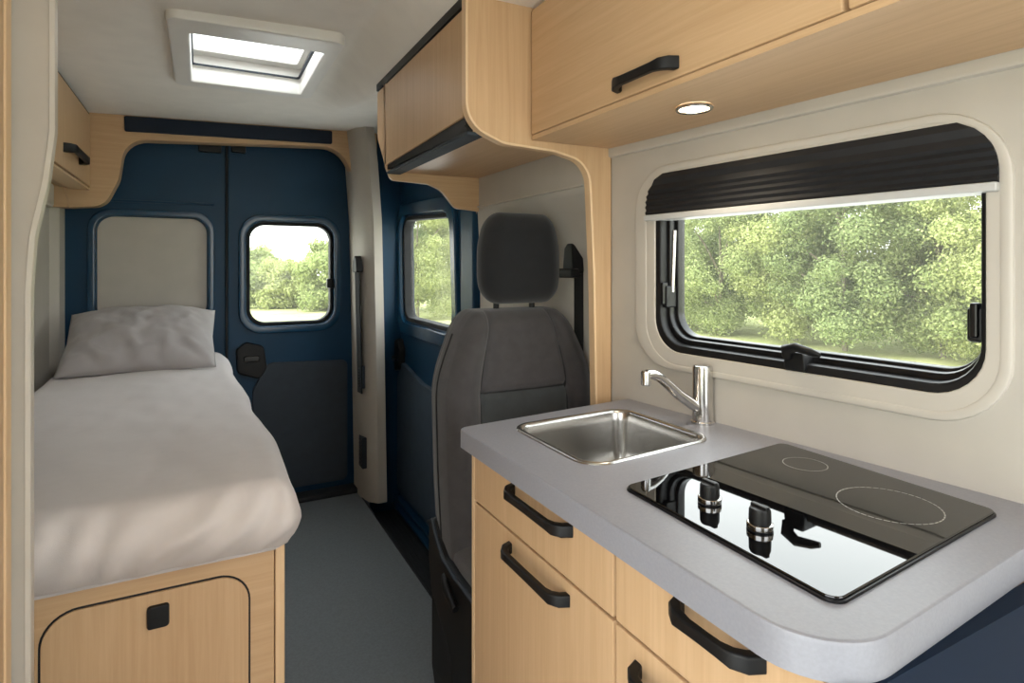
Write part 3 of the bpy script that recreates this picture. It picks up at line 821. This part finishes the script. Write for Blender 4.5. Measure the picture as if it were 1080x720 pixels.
fr = [backfn(Vector((HW*.585*(k/10-1), -.0775, .125)), Vector((0, -1, 0))) for k in range(21)]
part('seam', MB().tube([(sx+p.x, sy-.028+p.y-.0005, .775+p.z) for p in fr], .0024, 8), 'black_matte', bk, 60)
def headfn(p, n):
    x, y, z = p
    w = 1-.16*sm(.1, 1.1, z/.12)-.10*sm(-.3, -1.1, z/.12)+.0
    q = Vector((x*w, y*(1-.15*sm(0, 1, z/.12)), z))
    if n.y < -.3: q.y -= .012*(1-(x/.11)**2)
    return q
m = soft(sx+.020, 1.40, 1.240, .238, .105, .244, .05, .007, headfn)
part('headrest', m, 'seat2', t, 180)
for dx in (-.052, .058):
    part('headrest_post', MB().tube([(sx+dx+.01, 1.415, 1.07), (sx+dx+.01, 1.412, 1.15)], .008, 12), 'black', t)
def cushfn(p, n):
    q = Vector(p)
    if n.z > .3: q.z += .02*sm(.5, .85, abs(p.x)/.2)-.006*math.exp(-((abs(p.x)-.12)/.008)**2)
    return q
m = soft(sx, 1.285, .46, .42, .29, .15, .045, .01, cushfn)
part('seat_cushion', m, 'seat', t, 180)
shield = rpoly([(1.12, .20), (1.27, .22), (1.305, .30), (1.425, .385), (1.448, .47), (1.445, .565), (1.405, .585), (1.37, .545), (1.33, .515), (1.26, .505), (1.12, .50)], [.02, .03, .05, .04, .04, .02, .02, .05, .05, .04, .02], 5)
part('side_shield', MB().prism(shield, mX(.548), 0, -.03, .012), 'black', t, 40)
part('shield_line', MB().tube([(.518, 1.440, .560), (.516, 1.405, .580), (.516, 1.37, .542), (.516, 1.33, .513), (.516, 1.26, .503), (.516, 1.14, .498)], .005, 8), 'slate', t, 60)
part('seat_pedestal', MB().prism(rpoly([(.57, .0), (.752, .0), (.752, .40), (.55, .40), (.55, .15)], [.01, .005, .01, .02, .03]), mY(1.15), 0, .36, .01), 'black_matte', t, 40)
part('slide_rail', MB().box(.545, .585, 1.14, 1.34, .12, .145, .004), 'black', t)
part('rear_leg', MB().prism(rr(1.20, 1.50, -.11, .40, .01, 3), mX(.765), 0, .17, .01), 'black_matte', t, 40)
part('recline_lever', MB().tube([(.522, 1.33, .47), (.510, 1.29, .46), (.507, 1.23, .445)], [.011, .011, .008], 10), 'black', t, 60)

# ================================================================== OUTSIDE
GZ = -.55
m = MB()
n = 60
def gz(x, y): return GZ+.05*noise.noise(Vector((x*.15, y*.15, 0)))
xs = np.linspace(-60, 80, n); ysg = np.linspace(-40, 110, n)
for y in ysg:
    for x in xs: m.v.append((x, y, gz(x, y)))
for j in range(n-1):
    for i in range(n-1): m.f.append((j*n+i, j*n+i+1, (j+1)*n+i+1, (j+1)*n+i))
struct('ground', m, 'grass', 'sunny green meadow outside the windows', 'meadow', 180)

m = MB().loft([[(9.3*math.cos(a)+.3, 14*math.sin(a)+2.5, z) for a in [2*math.pi*k/40 for k in range(40)]] for z in (GZ-.2, GZ+.07)], cap0=True, cap1=True)
struct('ground_bounce', m, 'bounce_patch', 'pale ground patch added out of view to bounce light into the van', 'bounce_patch', 0)  # added around the van, unseen, for neutral light bounced upward

def tree_meshes(seed, h, rad, low, leafs, lsize):
    """a trunk with branches and a crown of leaf blades clustered in rounded boughs; base at the origin"""
    rg = np.random.default_rng(seed)
    nb = 60
    cs, rs = [], []
    for k in range(nb):
        zt = low+(h-low)*(.08+.84*rg.random())
        f = (zt-low)/(h-low)
        rr_ = rad*(.35+.65*math.sin(math.pi*min(.98, max(.05, f*.85+.12))))
        a = k*2.399+rg.normal()*.3; d = rr_*(.25+.65*rg.random())
        cs.append((d*math.cos(a), d*math.sin(a), zt)); rs.append(rad*(.16+.2*rg.random())*(1-.3*f))
    cs = np.array(cs); rs = np.array(rs)
    k = rg.choice(nb, leafs, p=rs**2/np.sum(rs**2))
    dirs = rg.normal(size=(leafs, 3)); dirs /= np.linalg.norm(dirs, axis=1)[:, None]
    rr2 = rs[k]*np.abs(rg.normal(.78, .27, leafs))
    P = cs[k]+dirs*rr2[:, None]*np.array([1, 1, .8])
    keep = P[:, 2] > low*.4
    P = P[keep]; dirs = dirs[keep]; nleaf = len(P)
    nn = dirs+rg.normal(size=(nleaf, 3))*.6+np.array([0, 0, .35]); nn /= np.linalg.norm(nn, axis=1)[:, None]
    t1 = np.cross(nn, rg.normal(size=(nleaf, 3))); t1 /= np.linalg.norm(t1, axis=1)[:, None]
    t2 = np.cross(nn, t1)
    s = (lsize*(.6+.8*rg.random(nleaf)))[:, None]
    V = np.stack([P-t1*s, P-t2*s*.55, P+t1*s, P+t2*s*.55], 1).reshape(-1, 3)
    me = bpy.data.meshes.new('crown')
    me.vertices.add(len(V)); me.vertices.foreach_set('co', V.ravel())
    me.loops.add(nleaf*4); me.loops.foreach_set('vertex_index', np.arange(nleaf*4))
    me.polygons.add(nleaf); me.polygons.foreach_set('loop_start', np.arange(0, nleaf*4, 4)); me.polygons.foreach_set('loop_total', np.full(nleaf, 4))
    me.update(calc_edges=True)
    tb = MB()
    tb.tube([(0, 0, -.1), (.03, .02, low*.6+.4), (.0, .05, h*.5), (.04, 0, h*.8)], [.06, .05, .035, .015], 8)
    for q in range(6):
        c = cs[q*9]
        tb.tube([(0, .03, c[2]*.55), (c[0]*.5, c[1]*.5, c[2]*.82), tuple(c)], [.04, .028, .012], 6)
    tm = bpy.data.meshes.new('trunk'); tm.from_pydata(tb.v, [], tb.f); tm.materials.append(M['bark'])
    return me, tm
protos = [tree_meshes(1, 4.6, 1.75, .15, 85000, .032), tree_meshes(2, 4.3, 1.65, .1, 85000, .031), tree_meshes(3, 4.9, 1.6, .25, 85000, .032)]
bushp = [tree_meshes(11, 2.6, 1.7, .1, 36000, .055), tree_meshes(12, 2.2, 1.5, .1, 30000, .055)]
for k, (a, b) in enumerate(protos+bushp):
    a.materials.append(LEAF[[0, 1, 2, 1, 0][k]])
def plant(name, pr, x, y, sc, rz, label, cat, group):
    o = bpy.data.objects.new(name, None); C.objects.link(o); o.location = (x, y, gz(x, y)); o.scale = (sc, sc, sc); o.rotation_euler = (0, 0, rz)
    tag(o, label, cat, group)
    for nm, me in (('crown', pr[0]), ('trunk', pr[1])):
        c = bpy.data.objects.new(nm, me); C.objects.link(c); c.parent = o
    return o
ordn = ['first', 'second', 'third', 'fourth', 'fifth', 'sixth', 'seventh', 'eighth', 'ninth', 'tenth', 'eleventh', 'twelfth']
row = [(12.9, 17.0, .98, 1), (11.9, 14.6, .95, 0), (12.6, 12.7, 1.0, 2), (11.8, 10.9, .93, 1), (12.5, 9.2, .98, 0), (11.9, 7.6, .98, 2), (12.6, 6.1, 1.0, 1), (11.9, 4.6, .98, 0), (12.4, 3.0, 1.0, 2)]
for i, (x, y, s, p) in enumerate(row):
    plant('tree', protos[p], x, y, s, i*1.3, ('leafy green tree just past the left edge of the kitchen window' if i == 0 else 'leafy green tree just past the right edge of the kitchen window' if i == len(row)-1 else 'leafy green tree seen through the kitchen window, %s from the left in the front row' % ordn[i-1]), 'tree', 'front row of trees outside the kitchen window')
row2 = [(15.3, 21.5, 1.0, 0), (15.0, 17.5, 1.03, 2), (15.2, 14.0, 1.02, 1), (15.0, 10.6, 1.05, 2), (15.2, 7.4, 1.05, 0), (15.0, 4.2, 1.05, 1)]
for i, (x, y, s, p) in enumerate(row2):
    plant('tree', protos[p], x, y, s, 2+i*1.7, ('back-row tree hidden past the left edge of the kitchen window' if i == 0 else 'back-row tree hidden past the right edge of the kitchen window' if i == len(row2)-1 else 'tree in the back row seen through the kitchen window, %s from the left' % ordn[i-1]), 'tree', 'back row of trees outside the kitchen window')
side = [(6.3, 18.5, .95, 0), (8.2, 19.5, 1.0, 1), (7.6, 22.5, 1.1, 2)]
for i, (x, y, s, p) in enumerate(side):
    plant('tree', protos[p], x, y, s, 1+i*2.1, ['green tree filling the left of the side door window, the nearest one', 'green tree at the right edge of the side door window', 'green tree farther back, behind the two nearer ones in the side door window'][i], 'tree', 'trees outside the side door window')
rear = [(1.3, 27.0, .82, 0), (3.1, 26.0, .95, 1), (4.7, 24.0, 1.08, 0), (6.2, 25.0, 1.25, 0), (2.2, 31, 1.05, 0)]
for i, (x, y, s, p) in enumerate(rear):
    plant('bush', bushp[p], x, y, s, i*1.9, ['round bush in the left half of the rear door window', 'low bush in the middle of the rear door window', 'tall bright bush at the right of the rear door window', 'large bush right of the tall bright one outside the rear door window', 'distant bush behind the others outside the rear door window'][i], 'bush', 'bushes outside the rear door window')

# ================================================================== LIGHT
w = bpy.data.worlds.new('overcast_sky'); bpy.context.scene.world = w; w.use_nodes = True
nt = w.node_tree; bg = nt.nodes['Background']
tc = nt.nodes.new('ShaderNodeTexCoord'); sep = nt.nodes.new('ShaderNodeSeparateXYZ'); rp = nt.nodes.new('ShaderNodeValToRGB')
nt.links.new(tc.outputs['Generated'], sep.inputs[0]); nt.links.new(sep.outputs['Z'], rp.inputs[0])
rp.color_ramp.elements[0].position = 0.0; rp.color_ramp.elements[0].color = (.98, .98, .96, 1)
rp.color_ramp.elements[1].position = .6; rp.color_ramp.elements[1].color = (.88, .94, 1.0, 1)
nt.links.new(rp.outputs[0], bg.inputs[0]); bg.inputs['Strength'].default_value = 8.0
sun = bpy.data.lights.new('sun', 'SUN'); sun.energy = 1.6; sun.angle = R(25); sun.color = (1, .95, .85)
so = bpy.data.objects.new('sun', sun); C.objects.link(so); so.rotation_euler = (R(45), 0, R(-98))
sp = bpy.data.lights.new('downlight_beam', 'SPOT'); sp.energy = 7; sp.spot_size = R(130); sp.spot_blend = .8; sp.shadow_soft_size = .025; sp.color = (1, .86, .66)
so = bpy.data.objects.new('downlight_beam', sp); C.objects.link(so); so.location = (.79, .787, 1.498)

# ================================================================== CAMERA
cam = bpy.data.cameras.new('camera'); cam.sensor_width = 36; cam.lens = 620/1080*36; cam.shift_y = -80/1080; cam.clip_start = .02; cam.clip_end = 400
co = bpy.data.objects.new('camera', cam); C.objects.link(co); co.location = (0, 0, E0)
co.rotation_euler = (R(90), 0, -math.atan2(.468, .884))
sc = bpy.context.scene; sc.camera = co
sc.view_settings.view_transform = 'Standard'; sc.view_settings.look = 'None'; sc.view_settings.gamma = 1; sc.view_settings.use_curve_mapping = False
sc.view_settings.exposure = -0.34
sc.cycles.use_denoising = True
sc.cycles.max_bounces = 10; sc.cycles.diffuse_bounces = 6; sc.cycles.transparent_max_bounces = 16
